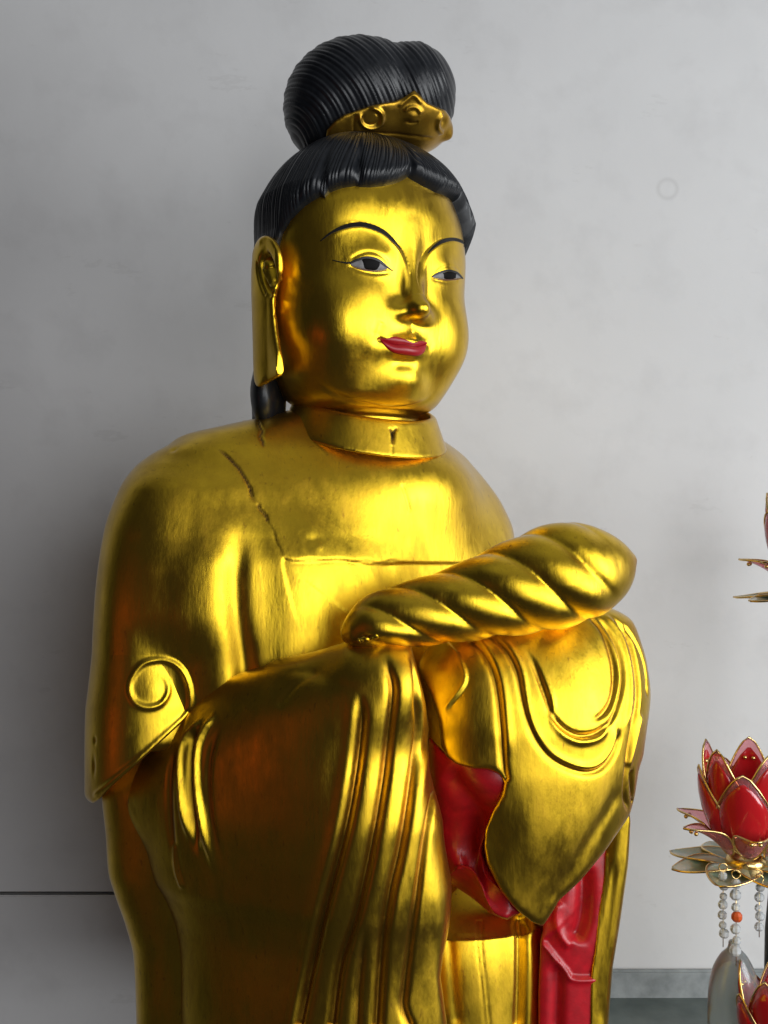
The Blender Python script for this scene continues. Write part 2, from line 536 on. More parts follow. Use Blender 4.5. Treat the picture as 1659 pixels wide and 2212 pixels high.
def boxmesh(name, lo, hi, mat, parent=None, bevel=0.0):
    import bmesh
    bm = bmesh.new()
    bmesh.ops.create_cube(bm, size=1)
    for v in bm.verts:
        v.co = Vector([lo[i] + (v.co[i]+.5)*(hi[i]-lo[i]) for i in range(3)])
    if bevel: bmesh.ops.bevel(bm, geom=bm.edges[:], offset=bevel, segments=2, affect='EDGES')
    me = bpy.data.meshes.new(name); bm.to_mesh(me); bm.free()
    me.materials.append(mat)
    o = bpy.data.objects.new(name, me); C.objects.link(o)
    if parent: o.parent = parent
    return o
WY = 640.0      # wall plane, work units
wall_y = WY * U
zj = W(0, 1932, WY)[2]*U + ZB      # horizontal joint between two wall slabs
wall = bpy.data.objects.new('wall', None); C.objects.link(wall); wall['kind'] = 'structure'
boxmesh('wall_slab', (-1.7, wall_y, zj+.0035), (1.25, wall_y+.08, ZB+2.2), m_wall, wall)
boxmesh('wall_slab', (-1.7, wall_y, zj-1.2), (-.12, wall_y+.08, zj-.0015), m_wall, wall, .0015)
boxmesh('wall_slab', (-.118, wall_y, zj-1.2), (1.25, wall_y+.08, zj+.0035), m_wall, wall)
boxmesh('wall_backing', (-1.65, wall_y+.012, zj-1.1), (1.2, wall_y+.078, zj+.5), CRACK, wall)

m_ledge = simple('green_stone', (.12, .145, .135), .4, bs=.1, bscale=22, var=(.07, .09, .085))  # stone darkened evenly, the dim corner's shadow is put into its colour
m_skirt = simple('pale_stone', (.30, .32, .32), .5, bs=.2, bscale=30, var=(.18, .195, .195))  # darkened too for the shadow in that corner
ztop = W(0, 2148, WY)[2]*U + ZB
led = boxmesh('altar_platform', (.02, -.06, ztop-.3), (2.4, wall_y-.004, ztop), m_ledge, None, .004)
led['kind'] = 'structure'
zs0 = W(0, 2090, WY)[2]*U + ZB
boxmesh('skirting', (.16, wall_y-.010, ztop-.02), (1.24, wall_y-.002, zs0), m_skirt, wall, .002)

# ================================================================== STATUE
statue = empty('statue', 'gilded standing statue with black topknot and hands wrapped in a twisted cloth', 'statue')

# ---------------------------------------------------------------- head base in its own frame
HC = W(790, 600, -30)
yaw = math.radians(34); roll = math.radians(3)
hu = np.array([math.cos(yaw), math.sin(yaw), 0]); hf = np.array([math.sin(yaw), -math.cos(yaw), 0]); hz = np.array([0, 0, 1.])
hu, hz = math.cos(roll)*hu - math.sin(roll)*hz, math.cos(roll)*hz + math.sin(roll)*hu
HR = np.stack([hu, hf, hz])          # world -> local
def loc(P): return (P - HC) @ HR.T
def glob(Q): return Q @ HR + HC

hz_rows = np.array([  # z, half width, front, back
    (-300, 118, 118, 118), (-285, 142, 140, 130), (-262, 163, 155, 150), (-230, 182, 161, 170), (-190, 196, 165, 188), (-150, 208, 169, 200),
    (-100, 215, 171, 212), (-40, 219, 174, 222), (30, 219, 175, 226), (100, 210, 170, 220),
    (160, 186, 155, 205), (205, 158, 130, 178), (240, 118, 92, 135), (262, 70, 50, 80), (270, 30, 20, 30)], float)
def stack_local(rows, n=2.3):
    zs = rows[:, 0]; tab = np.linspace(zs[0], zs[-1], 500)
    T = [pchip(tab, zs, rows[:, j]) for j in (1, 2, 3)]
    def f(Q):
        z = Q[:, 2]; a, bf, bb = (np.interp(z, tab, t) for t in T)
        b = np.where(Q[:, 1] > 0, bf, bb)
        qx = np.abs(Q[:, 0]/a)+1e-6; qy = np.abs(Q[:, 1]/b)+1e-6
        q = (qx**n+qy**n)**(1/n)
        g = q**(1-n)*np.sqrt((qx**(n-1)/a)**2+(qy**(n-1)/b)**2)
        # slope of the profile near the ends
        d = (q-1)/(g+1e-9)
        d = np.where(q < .4, -np.minimum(a, b)*.6, d)
        da = np.interp(z, tab, np.abs(np.gradient(T[0], tab)))
        d = d / np.sqrt(1+da*da)
        d = smax(d, z-zs[-1], 16); d = smax(d, zs[0]-z, 40)
        return d
    return f
skull_l = stack_local(hz_rows)
def skull(P): return skull_l(loc(P))
def head_sdf(P):
    Q = loc(P)
    d = skull_l(Q)
    Qm = Q.copy(); Qm[:, 0] = np.abs(Qm[:, 0])
    # nose
    n = rcone(Q, (0, 140, 70), (0, 187, -88), 23, 23)
    n = smin(n, ellipsoid(Q, (0, 200, -98), (22, 26, 20)), 14)
    n = smin(n, ellipsoid(Qm, (28, 168, -106), (20, 26, 17)), 20)
    d = smin(d, n, 20)
    # chin and mouth mound
    d = smin(d, ellipsoid(Q, (0, 130, -228), (52, 48, 34)), 40)
    d = smin(d, ellipsoid(Q, (0, 142, -168), (60, 42, 34)), 36)
    # cheeks
    d = smin(d, ellipsoid(Qm, (100, 96, -130), (80, 74, 84)), 60)
    # neck
    d = smin(d, stack_neck(P), 10)
    return d
stack_neck = stack([(820, 778, 20, 118, 112), (900, 778, 15, 125, 118), (960, 776, 10, 150, 140), (1010, 775, 10, 170, 150)], 30)

browL = [(692, 521), (715, 503), (738, 492), (761, 486), (784, 485), (807, 491), (830, 502), (849, 519), (865, 537), (875, 558), (880, 580), (882, 608), (878, 640)]
browR = [(1008, 533), (999, 523), (980, 517), (957, 521), (939, 532), (924, 547), (916, 569), (913, 592), (914, 625)]
head_marks = [
    ('s', browL + [(884, 650)], 12, -8, dict(decay=34, dip=0, taper=(.3, .2))),
    ('s', [(914, 640)] + browR[::-1], 10, -7, dict(decay=28, dip=0, taper=(.2, .2))),
    ('r', browL, 8, 1.6, dict(taper=(.2, .5))),
    ('r', browR, 7, 1.4, dict(taper=(.1, .5))),
    ('b', (805, 556), (32, 34, 20), 9), ('b', (966, 580), (24, 30, 17), 7),
    ('g', [(755, 562), (772, 552), (790, 546), (808, 548), (826, 558), (840, 574)], 3.0, 1.6, {}),
    ('g', [(938, 592), (950, 580), (966, 575), (984, 580), (996, 592)], 2.6, 1.4, {}),
    ('g', [(752, 572), (775, 584), (800, 590), (824, 590), (846, 586)], 4, 1.8, {}),
    ('g', [(930, 600), (948, 606), (968, 610), (990, 606)], 3.4, 1.5, {}),
    ('b', (785, 625), (30, 30, 20), 2),
    # nose wing, nostril
    ('g', [(826, 694), (820, 710), (815, 726)], 9, 2, {}),
    # philtrum
    ('g', [(890, 714), (893, 722), (896, 732)], 4, 1.6, dict(taper=(.3, .1))),
    
    # mouth
    ('g', [(816, 731), (826, 735), (850, 743), (872, 743), (895, 747), (911, 745), (924, 742)], 4, 4.5, dict(taper=(.05, .05))),
    ('b', (818, 732), (9, 9, 9), -3), ('b', (925, 742), (8, 8, 8), -4),
    ('b', (878, 757), (30, 20, 9), 6), ('b', (872, 735), (34, 20, 6), 3),
    ('g', [(842, 776), (862, 783), (884, 785), (904, 782)], 13, 4, dict(taper=(.4, .4))),
    # double chin
    ('g', [(660, 800), (700, 836), (750, 862), (810, 876), (870, 880), (915, 868), (945, 845)], 8, 3, dict(taper=(.35, .25))),
]
head = part('head', head_sdf, box(560, 1040, 330, 960, -320, 260), 2.8, GOLD_HEAD, statue, head_marks, smooth=2)

# exact head surface incl. marks, for laying the paint on: use BVH of the mesh
from mathutils.bvhtree import BVHTree
def bvh_of(o): 
    me = o.data
    return BVHTree.FromPolygons([v.co[:] for v in me.vertices], [p.vertices[:] for p in me.polygons])
head_bvh = bvh_of(head)
camp = Vector((0, -DIST*U, ZB))
def cast(bvh, px, py):
    d = Vector(((px-829.5), DIST, (1106-py))).normalized()
    hit = bvh.ray_cast(camp, d)
    k = 0
    while hit[0] is None and k < 20:      # just off the outline: step inwards
        k += 1; px += 2.0*(1 if px < 880 else -1)
        hit = bvh.ray_cast(camp, Vector(((px-829.5), DIST, (1106-py))).normalized())
    if hit[0] is None: return None
    return (np.array(hit[0]) - [0, 0, ZB]) / U, np.array(hit[1])
def laid(name, bvh, top, bot, mat, parent, lift=.8, bulge=0., nx=44, ny=9, thick=2.5, label=None, smoothn=14):
    tp = smooth_poly(top, False, 8); bt = smooth_poly(bot, False, 8)
    def res(c, n):
        s = np.concatenate([[0], np.cumsum(np.linalg.norm(np.diff(c, axis=0), axis=1))]); s /= s[-1]
        q = np.linspace(0, 1, n)
        return np.stack([np.interp(q, s, c[:, 0]), np.interp(q, s, c[:, 1])], 1)
    a = res(tp, nx); b = res(bt, nx); P = []; Nn = []
    last = None
    for v in np.linspace(0, 1, ny):
        for k in range(nx):
            r = cast(bvh, *(a[k]*(1-v)+b[k]*v))
            if r is None: r = last
            last = r; P.append(r[0]); Nn.append(r[1])
    P = np.array(P); Nn = np.array(Nn)
    Gp = P.reshape(ny, nx, 3)
    for _ in range(8):
        Gp[1:-1, 1:-1] = .5*Gp[1:-1, 1:-1] + .125*(Gp[:-2, 1:-1] + Gp[2:, 1:-1] + Gp[1:-1, :-2] + Gp[1:-1, 2:])
    P = Gp.reshape(-1, 3)
    Nn = np.where((Nn[:, 1] > 0)[:, None], -Nn, Nn)
    Gn = Nn.reshape(ny, nx, 3)
    for _ in range(smoothn):
        g = Gn.copy(); g[1:] += Gn[:-1]; g[:-1] += Gn[1:]; g[:, 1:] += Gn[:, :-1]; g[:, :-1] += Gn[:, 1:]
        Gn = g / np.linalg.norm(g, axis=2)[..., None]
    Nn = Gn.reshape(-1, 3)
    v = np.repeat(np.linspace(0, 1, ny), nx); u = np.tile(np.linspace(0, 1, nx), ny)
    hgt = lift + bulge*np.sin(math.pi*v)**.7*np.sin(math.pi*np.clip(u, .001, .999))**.5
    T = P + Nn*hgt[:, None]; Bk = P - Nn*thick; n = len(T)
    F = [(r*nx+c, (r+1)*nx+c, (r+1)*nx+c+1, r*nx+c+1) for r in range(ny-1) for c in range(nx-1)]
    Bf = [tuple(i+n for i in q[::-1]) for q in F]
    bd = [r for r in range(nx)] + [r*nx+nx-1 for r in range(1, ny)] + [(ny-1)*nx+c for c in range(nx-2, -1, -1)] + [r*nx for r in range(ny-2, 0, -1)]
    rim = [(bd[i], bd[(i+1) % len(bd)], bd[(i+1) % len(bd)]+n, bd[i]+n) for i in range(len(bd))]
    o = to_obj_ngon(name, np.concatenate([T, Bk]), F+Bf+rim, mat, parent)
    if label: o['label'] = label
    return o
def brow(pts, wid):
    p = smooth_poly(pts, False, 4); n = len(p)
    t = np.gradient(p, axis=0); t /= np.linalg.norm(t, axis=1)[:, None]
    nn = np.stack([-t[:, 1], t[:, 0]], 1)
    w = np.interp(np.linspace(0, 1, n), *wid)[:, None]
    return p - nn*w, p + nn*w
a_, b_ = brow(browL[:9], ([0, .25, .6, .85, 1], [.8, 4.0, 5.2, 3.6, .8]))
laid('eyebrow', head_bvh, a_, b_, INK, head, .6)
a_, b_ = brow(browR[:6], ([0, .25, .6, .85, 1], [.8, 3.2, 4.0, 2.4, .6]))
laid('eyebrow', head_bvh, a_, b_, INK, head, .6)
# eyes: white, iris, dark lid line
def eye(up, low, iris, lidline, w):
    ew = laid('eye', head_bvh, up, low, EYEW, head, .4, 1.2, nx=30, ny=9)
    laid('iris', head_bvh, iris[0], iris[1], IRIS, ew, 1.0, 1.4, nx=14, ny=9)
    a, b = brow(lidline, ([0, .3, .7, 1], [.5, w, w*1.3, .8]))
    laid('lid_line', head_bvh, a, b, INK, ew, 2.0)
    a, b = brow([(low[0][0]+2, low[0][1]+2)] + [(x, y+1.5) for x, y in low[1:]], ([0, .5, 1], [.5, w*.8, .5]))
    laid('lid_line', head_bvh, a, b, LIDB, ew, 1.2)
eye([(756, 570), (770, 564), (789, 559), (807, 561), (821, 568), (836, 579)], [(756, 571), (768, 577), (784, 581), (804, 584), (822, 585), (836, 581)],
    ([(782, 561), (790, 558), (805, 559), (814, 562), (820, 567)], [(783, 573), (790, 581), (800, 583), (812, 583), (820, 576)]),
    [(718, 562), (740, 567), (756, 568), (770, 562), (789, 556.5), (808, 558.5), (823, 566), (838, 578), (848, 585)], 2.2)
eye([(934, 598), (945, 592), (966, 587), (985, 591), (995, 599)], [(934, 599), (948, 602), (966, 603), (984, 602), (995, 600)],
    ([(956, 590), (966, 587), (976, 588), (985, 591)], [(956, 599), (963, 603), (974, 604), (984, 600)]),
    [(932, 598), (945, 590.5), (966, 584.5), (986, 589.5), (999, 602)], 1.8)
# lips
laid('upper_lip', head_bvh, [(817, 731), (835, 731), (853, 727), (869, 731), (883, 736), (895, 740), (909, 736), (923, 740)],
     [(817, 732), (835, 740), (855, 745), (875, 745), (895, 749), (911, 746), (923, 742)], LIP, head, 1.3, 1.6)
laid('lower_lip', head_bvh, [(820, 733), (835, 740), (855, 745), (875, 745), (895, 749), (911, 746), (921, 743)],
     [(821, 734), (828, 744), (840, 756), (853, 763), (876, 767), (899, 769), (911, 765), (918, 756), (921, 744)], LIP, head, 1.2, 4.0)

# ---------------------------------------------------------------- ears
ear_poly = [(545, 541), (553, 522), (564, 510), (579, 507), (595, 517), (606, 537), (612, 560), (612, 583), (605, 614), (598, 646), (599, 674), (601, 703), (605, 731), (610, 760), (617, 788), (617, 806), (602, 819), (579, 832), (560, 838), (551, 832), (546, 808), (544, 731), (542, 655), (541, 598), (543, 560)]
def ear_base(P):
    Q = loc(P)
    zz = Q[:, 2]
    uc = -240 + 8*np.clip((-zz-60)/120, -1, 1)*1.0 - np.clip(-(Q[:, 1]+40), -60, 60)*.18
    return np.abs(Q[:, 0] - uc) - 17
ear_cut = cut(ear_base, ear_poly, 26, -160, 3)
def ear_sdf(P):
    Q = loc(P)
    return smax(ear_cut(P), Q[:, 1]-60, 4)
ear_marks = [
    ('g', [(592, 625), (591, 600), (585, 572), (574, 552), (564, 560), (562, 580), (570, 605), (582, 628), (590, 642)], 7.5, 15, dict(taper=(.1, .1), front=False)),
    ('g', [(579, 570), (584, 590), (589, 612)], 8, 12, dict(front=False)),
    ('g', [(554, 560), (555, 585), (562, 612), (574, 640)], 2.6, 5, dict(front=False)),
    ('r', [(569, 575), (574, 600), (583, 622), (589, 640)], 3.4, 6, dict(front=False)),
    ('r', [(604, 600), (606, 570), (600, 540), (586, 520), (570, 516), (556, 532)], 7, 4, dict(front=False)),
    ('g', [(597, 690), (598, 640)], 5, 4, dict(front=False)),
    ('b', (580, 800), (22, 40, 26), -4),
]
eb = box(520, 640, 490, 850, -330, -20)
ear = part('ear', ear_sdf, eb, 2.5, GOLD_HEAD, statue, ear_marks, smooth=2)
# the other ear is the mirror image in the head's own frame
ear2 = ear.copy(); ear2.data = ear.data.copy(); C.objects.link(ear2)
co_ = np.empty(len(ear2.data.vertices)*3, np.float32); ear2.data.vertices.foreach_get('co', co_)
co_ = co_.reshape(-1, 3); co_[:, 2] -= ZB; Q = loc(co_/U); Q[:, 0] *= -1; Q[:, 0] -= 54; Q = glob(Q)*U; Q[:, 2] += ZB
ear2.data.vertices.foreach_set('co', Q.astype(np.float32).ravel()); ear2.data.flip_normals(); ear2.data.update()

# ---------------------------------------------------------------- hair cap with carved strands
hairline_img = [(604, 535), (612, 505), (630, 475), (660, 445), (694, 424), (702, 428), (712, 416), (740, 406), (768, 402), (778, 404), (800, 405), (830, 402), (855, 396), (872, 388), (880, 383), (889, 389), (912, 402), (940, 416), (966, 426), (984, 432), (990, 437), (1005, 455), (1014, 480), (1016, 512)]
O = np.array([0, -20, 70.])
hl = trace(skull, hairline_img)
ql = loc(hl) - O
ph = np.arctan2(ql[:, 0], ql[:, 1]); th = np.arccos(ql[:, 2]/np.linalg.norm(ql, axis=1))
o_ = np.argsort(ph); ph = ph[o_]; th = th[o_]
# back of the head: hair reaches down to the nape
phs = np.concatenate([[-math.pi, -2.3, ph[0]-.28, ph[0]-.06], ph, [ph[-1]+.06, ph[-1]+.28, 2.3, math.pi]])
ths = np.concatenate([[2.45, 2.45, 2.30, th[0]+.12], th, [th[-1]+.12, 2.30, 2.45, 2.45]])
phi_part = float(ph[np.argmin(np.abs(ph - math.atan2(*( (loc(trace(skull, [(880, 383)]))-O)[0][:2]))))])
NP, NT = 1264, 150
PH = np.linspace(-math.pi, math.pi, NP, endpoint=False)
S = np.linspace(0, 1, NT)
TE = np.interp(PH, phs, ths)
ker = np.array([.25, .5, .25]); 
def radial(dirs, off):
    lo = np.full(len(dirs), 60.); hi = np.full(len(dirs), 420.)
    for _ in range(22):
        mid = .5*(lo+hi); v = skull_l(O + dirs*mid[:, None]) - off
        lo = np.where(v < 0, mid, lo); hi = np.where(v < 0, hi, mid)
    return .5*(lo+hi)
lock_img = [(702, 428), (776, 404), (880, 383)]
lock_ph = []
for p in lock_img:
    q = (loc(trace(skull, [p])) - O)[0]; lock_ph.append(math.atan2(q[0], q[1]))
PHg, Sg = np.meshgrid(PH, S, indexing='ij')
THg = .06 + (TE[:, None]-.06) * Sg
dirs = np.stack([np.sin(THg)*np.sin(PHg), np.sin(THg)*np.cos(PHg), np.cos(THg)], -1).reshape(-1, 3)
dphi = (PHg - phi_part + math.pi) % (2*math.pi) - math.pi
spread = .16*np.tanh(dphi/.12)*np.exp(-np.abs(dphi)/1.1)*np.clip((Sg-.45)/.55, 0, 1)**2
qq = (PHg - spread)*158/(2*math.pi) + .35*np.sin(PHg*17+Sg*3) + .22*np.sin(PHg*53+1.3+Sg*5)
ridge = np.abs(np.sin(math.pi*qq))**.7*3.3
rim = np.sqrt(np.clip(1 - np.clip((Sg - .90)/.10, 0, 1)**2, 0, 1))
T_ = 4 + 26*rim*np.clip(.75 + .25*Sg, 0, 1)
for lp in lock_ph:
    w = np.exp(-(((PHg - lp + math.pi) % (2*math.pi) - math.pi - .05*(1-Sg)*np.sign(lp-phi_part))/.035)**2)*np.clip((Sg-.55)/.45, 0, 1)
    T_ = T_ - 14*w*rim
zl = 70 + 235*np.cos(THg)
T_ = T_ * np.where(PHg > 0, .06 + .94*np.clip((zl - 50)/75, 0, 1), .42 + .58*np.clip((zl - 60)/80, 0, 1))
fz = np.clip((zl - 50)/75, 0, 1)
T_ = T_ - 9*(1-fz)*np.clip((1.85-PHg)*5, 0, 1)*(PHg > 0)
ridge = ridge*(.3+.7*fz)
T_ = T_ + ridge*np.clip(np.minimum(1, (1-Sg)*14+.25), 0, 1)*np.clip((Sg-.08)*6, 0, 1)
r_ = radial(dirs, np.float64(0)) 
capV = glob(O + dirs*(r_ + T_.ravel())[:, None])
idx = np.arange(NP*NT).reshape(NP, NT)
i2 = np.roll(idx, -1, axis=0)
capF = np.stack([idx[:, :-1], idx[:, 1:], i2[:, 1:], i2[:, :-1]], -1).reshape(-1, 4)
inner = glob(O + dirs.reshape(NP, NT, 3)[:, -1]*(r_.reshape(NP, NT)[:, -1]-14)[:, None])
nv = len(capV); capV = np.concatenate([capV, inner])
ii = nv + np.arange(NP); capF = np.concatenate([capF, np.stack([idx[:, -1], ii, np.roll(ii, -1), i2[:, -1]], -1)])
hair = to_obj('hair_cap', capV, capF, HAIR, statue)
back_hair = part('back_hair', lambda P: smin(ellipsoid(P, W(572, 850, -70), (30, 60, 66)), rcone(P, W(590, 700, -60), W(580, 920, -20), 34, 36), 20),
     box(500, 680, 620, 990, -180, 80), 4, HAIR, statue)

# ---------------------------------------------------------------- topknot
def bun_sdf(P):
    a = ellipsoid(P, W(777, 207, -10), (150, 142, 115))
    a = smin(a, ellipsoid(P, W(706, 256, -10), (84, 110, 86)), 50)
    b_ = ellipsoid(P, W(888, 210, 0), (95, 124, 108))
    d = smin(a, b_, 14)
    return d
bax = W(600, 345, 0)
def bun_post(V, Nn):
    r = np.hypot(V[:, 0]-bax[0], (V[:, 2]-bax[2])*1.05)
    r = r + .10*np.maximum(0, -V[:, 1]-20)
    r = r + 1.2*np.sin(V[:, 0]*.05)*np.sin(r*.04)
    rd = np.abs(np.sin(math.pi*r/10.2))**.7*2.8
    rd *= .75+.35*np.sin(r*.21+V[:, 0]*.012)
    g = np.clip(r/40, 0, 1)
    return V + Nn*(rd*g)[:, None]
bun = part('topknot', bun_sdf, box(590, 1010, 60, 360, -190, 190), 2.3, HAIR, statue, post=bun_post)

orn_poly = [(700, 320), (706, 280), (722, 262), (745, 247), (775, 237), (800, 228), (830, 222), (852, 219), (868, 212), (882, 203), (895, 194), (907, 205), (922, 222), (945, 232), (962, 238), (972, 252), (978, 275), (975, 300), (962, 325), (930, 345), (800, 350)]
orn_base = lambda P: bun_sdf(P) - 12
orn = part('hair_ornament', cut(orn_base, orn_poly, 7, -120), box(680, 1000, 180, 370, -210, 60), 2.6, GOLD_SHADED, statue, [
    ('r', [(780, 240), (778, 258), (788, 272), (806, 276), (822, 268), (826, 252), (820, 240), (808, 234), (795, 234)], 4, 6, {}),
    ('g', [(786, 246), (784, 260), (792, 269), (806, 270), (817, 262), (818, 250), (808, 241)], 3, 3, {}),
    ('b', (890, 250), (12, 12, 7), 6), ('r', [(872, 242), (884, 232), (900, 232), (912, 246)], 4, 4, {}), ('g', [(876, 262), (890, 266), (904, 262)], 3, 3, {}),
    ('r', [(958, 245), (948, 258), (946, 275), (955, 288)], 5, 7, {}), ('b', (966, 290), (10, 12, 12), 12), ('b', (958, 262), (8, 10, 8), -6),
    ('g', [(768, 245), (764, 265), (766, 300)], 2.5, 3, {}), ('r', [(860, 232), (878, 216), (895, 206), (912, 226)], 3.5, 3, {}),
    ('g', [(740, 292), (820, 288), (940, 300)], 4, 3, {}),
])

# ---------------------------------------------------------------- torso
torso_st = stack([(880, 758, 45, 110, 70), (905, 742, 45, 176, 98), (925, 716, 45, 234, 120), (950, 695, 44, 298, 142), (990, 695, 42, 362, 164), (1030, 705, 36, 390, 178), (1090, 718, 26, 423, 194),
    (1150, 722, 13, 445, 212), (1210, 718, 3, 452, 226), (1290, 713, 0, 456, 232), (1400, 710, 0, 405, 245), (1700, 720, 20, 370, 250), (2260, 740, 20, 350, 240)], 30, 2.2, 30)
arm_st = stack([(965, 425, -50, 30, 30), (985, 418, -55, 75, 60), (1010, 410, -82, 108, 92), (1060, 398, -122, 135, 118), (1150, 385, -142, 155, 126),
    (1300, 378, -149, 168, 126), (1450, 374, -150, 171, 126), (1600, 370, -155, 172, 126), (1780, 370, -155, 172, 126)], 30, 2.4, 30)
col_c = W(790, 908, 0); ca = math.radians(34)
def torso_sdf(P):
    d = smin(torso_st(P), ellipsoid(P, W(798, 1066, 10), (212, 168, 128)), 100)
    a = smax(arm_st(P), 1.0*((P[:, 2] - W(0, 1600, -165)[2])*-1), 30)
    py = img(P)[1]
    d = smin(d, a, 34 + 36*np.clip((1170-py)/140, 0, 1))
    return d
crack1 = [(465, 965), (484, 980), (497, 992), (507, 1003), (513, 1008), (522, 1022), (533, 1040), (540, 1054), (545, 1072), (556, 1084), (562, 1098), (574, 1111), (578, 1126), (590, 1145), (596, 1168), (604, 1184), (612, 1204)]
crack2 = [(612, 1206), (640, 1212), (670, 1209), (700, 1212), (730, 1210), (760, 1215), (790, 1212), (815, 1218), (845, 1212), (870, 1214)]
crack3 = [(557, 905), (561, 920), (566, 930), (563, 942), (568, 955), (570, 968)]
spiral = [(198, 1722), (240, 1690), (290, 1648), (340, 1602), (375, 1570), (400, 1545), (411, 1520), (410, 1490), (398, 1455), (375, 1432), (345, 1425), (310, 1434), (288, 1460), (280, 1488), (290, 1515), (315, 1528), (345, 1522), (362, 1500), (362, 1474), (348, 1460), (330, 1462)]
torso_marks = [
    ('r', spiral[5:], 5, 5, dict(taper=(.05, .1))),
    ('g', [(x+8, y-7) for x, y in spiral[6:11]], 5, 2.5, dict(taper=(.3, .3))),
    ('s', crack1[6:] + crack2[1:], 4, 3.4, dict(decay=42, dip=.25, taper=(.2, .1))) if False else
    ('g', crack1[6:], 3, 1.5, dict(taper=(.1, .1))),
    ('g', crack1[:10], 2.4, 3.2, dict(grime=.95, taper=(.25, .2))),
    ('g', crack1[9:13], 2.2, 2, dict(grime=.7)),
    ('g', crack2, 2.6, 1.6, dict(grime=.25, taper=(.1, .1))),
    ('g', crack3, 2.4, 3.5, dict(grime=.9)),
    ('s', [(1100, 1218), (870, 1216), (815, 1220), (730, 1212), (640, 1214), (612, 1208), (622, 1270), (640, 1340), (668, 1400)], 5, -3.5, dict(decay=120, dip=.0, taper=(.1, .2))),
    ('b', (676, 1172), (10, 9, 10), -2.5), ('b', (686, 1181), (7, 7, 7), 2),
    ('g', [(868, 1045), (878, 1078), (886, 1110)], 3.5, 2.2, {}),
    ('g', [(505, 1110), (512, 1180), (508, 1260), (512, 1340), (522, 1420), (530, 1500)], 22, 16, dict(taper=(.4, .05))),
    ('b', (375, 972), (5, 8, 4), -2.5),
    ('b', (745, 1310), (120, 60, 90), 14),
    ('b', (560, 1280), (40, 60, 160), -14),
    ('b', (700, 1080), (150, 60, 60), 4),
]
torso = part('torso', torso_sdf, box(170, 1180, 880, 2240, -360, 300), 3.5, GOLD, statue, torso_marks, smooth=3)

# short outer sleeve: the cape edge with its curling scroll
hem = [(150, 900), (640, 900), (640, 1380), (540, 1470), (480, 1515), (425, 1540), (395, 1560), (350, 1600), (300, 1648), (250, 1690), (215, 1726), (200, 1736), (188, 1728), (150, 1700)]
def cape_f(P):
    py = img(P)[1]; a = arm_st(P)
    px_ = img(P)[0]; off = -8 + 16*np.clip((py-1300)/230, 0, 1)*np.clip((470-px_)/60, 0, 1)
    return smax(a - off, -(a + 22), 6)
cape_c = cut(cape_f, hem, 9, -200)
cape_sdf = lambda P: smax(cape_c(P), W(0, 1380, -165)[2]*-1 + P[:, 2]*1.0 - 0, 20) if False else cape_c(P)
cape = part('cape_sleeve', smax_ if False else cape_sdf, box(170, 560, 960, 1760, -360, 60), 3.2, GOLD, statue, [
    ('r', spiral, 5, 5, dict(taper=(.05, .1))),
    ('g', [(x+(-9 if i < 10 else 0), y-(8 if i < 10 else 0)) for i, (x, y) in enumerate(spiral)], 5, 2, dict(taper=(.05, .1))) if False else ('b', (335, 1490), 18, 3),
    ('g', [(232, 1716), (290, 1664), (340, 1618), (385, 1580), (425, 1556)], 5, 3, {}),
    ('b', (202, 1655), (3, 8, 12), -3), ('b', (204, 1600), (3, 6, 5), -3)], smooth=3)

# collar
col_c = W(790, 908, 0)
ca = math.radians(34)
def collar_sdf(P):
    x = P[:, 0]-col_c[0]; y = P[:, 1]-col_c[1]
    ul = x*math.cos(ca) + y*math.sin(ca); fl = x*math.sin(ca) - y*math.cos(ca)
    z = P[:, 2]-col_c[2] + fl*.30
    flare = np.clip(-z, -40, 60)*.35
    q = np.sqrt((ul/(162+flare))**2 + (fl/(152+flare))**2)
    d = (q-1)*150
    d = np.abs(d+4) - 8
    return smax(d, np.abs(z+4)-36, 8)
collar = part('collar', collar_sdf, box(580, 1000, 830, 1040, -240, 220), 3, GOLD, statue, [
    ('g', [(849, 930), (849, 945), (847, 964)], 3.4, 5, dict(taper=(.02, .7), grime=1.)), ('g', [(840, 925), (845, 929), (849, 937), (853, 929), (858, 924)], 2.6, 3.5, dict(grime=.8)), ('g', [(847, 960), (847, 985)], 2.5, 1.5, {})], smooth=2)

# ---------------------------------------------------------------- near sleeve (statue's right arm)
slab = stack([(1440, 640, -320, 60, 50), (1475, 660, -315, 190, 75), (1530, 655, -305, 255, 100), (1600, 632, -295, 305, 115), (1680, 612, -288, 350, 126), (1750, 608, -285, 372, 130), (1868, 624, -280, 374, 132),
    (1917, 632, -278, 368, 132), (1961, 646, -276, 354, 130), (2029, 661, -275, 340, 128), (2090, 667, -275, 334, 128), (2260, 670, -275, 333, 128)], -26, 2.2, 20)
slab_poly = [(100, 1300), (880, 1300), (884, 1380), (900, 1440), (915, 1500), (926, 1560), (934, 1620), (942, 1678), (958, 1731), (978, 1779), (1010, 1839), (1000, 1872), (986, 1912), (974, 1993), (958, 2065), (952, 2110), (966, 2212), (966, 2300), (100, 2300)]
def sleeve_raw(P):
    d = smin(rcone(P, W(355, 1712, -150), W(520, 1600, -235), 84, 98), rcone(P, W(520, 1600, -235), W(800, 1482, -370), 98, 92), 30)
    d = smin(d, ellipsoid(P, W(850, 1480, -370), (75, 100, 92)), 30)
    return smin(d, slab(P), 60)
sleeve_sdf = cut(sleeve_raw, slab_poly, 14, -400)
g1 = [(776, 1489), (781, 1549), (773, 1640), (756, 1742), (736, 1828), (697, 1969), (665, 2110), (643, 2225)]
g2 = [(828, 1405), (839, 1447), (848, 1493), (840, 1581), (825, 1700), (797, 1852), (764, 1989), (732, 2090), (714, 2225)]
g3 = [(884, 1405), (900, 1460), (904, 1520), (905, 1569), (892, 1673), (865, 1831), (841, 1932), (824, 2053), (812, 2225)]
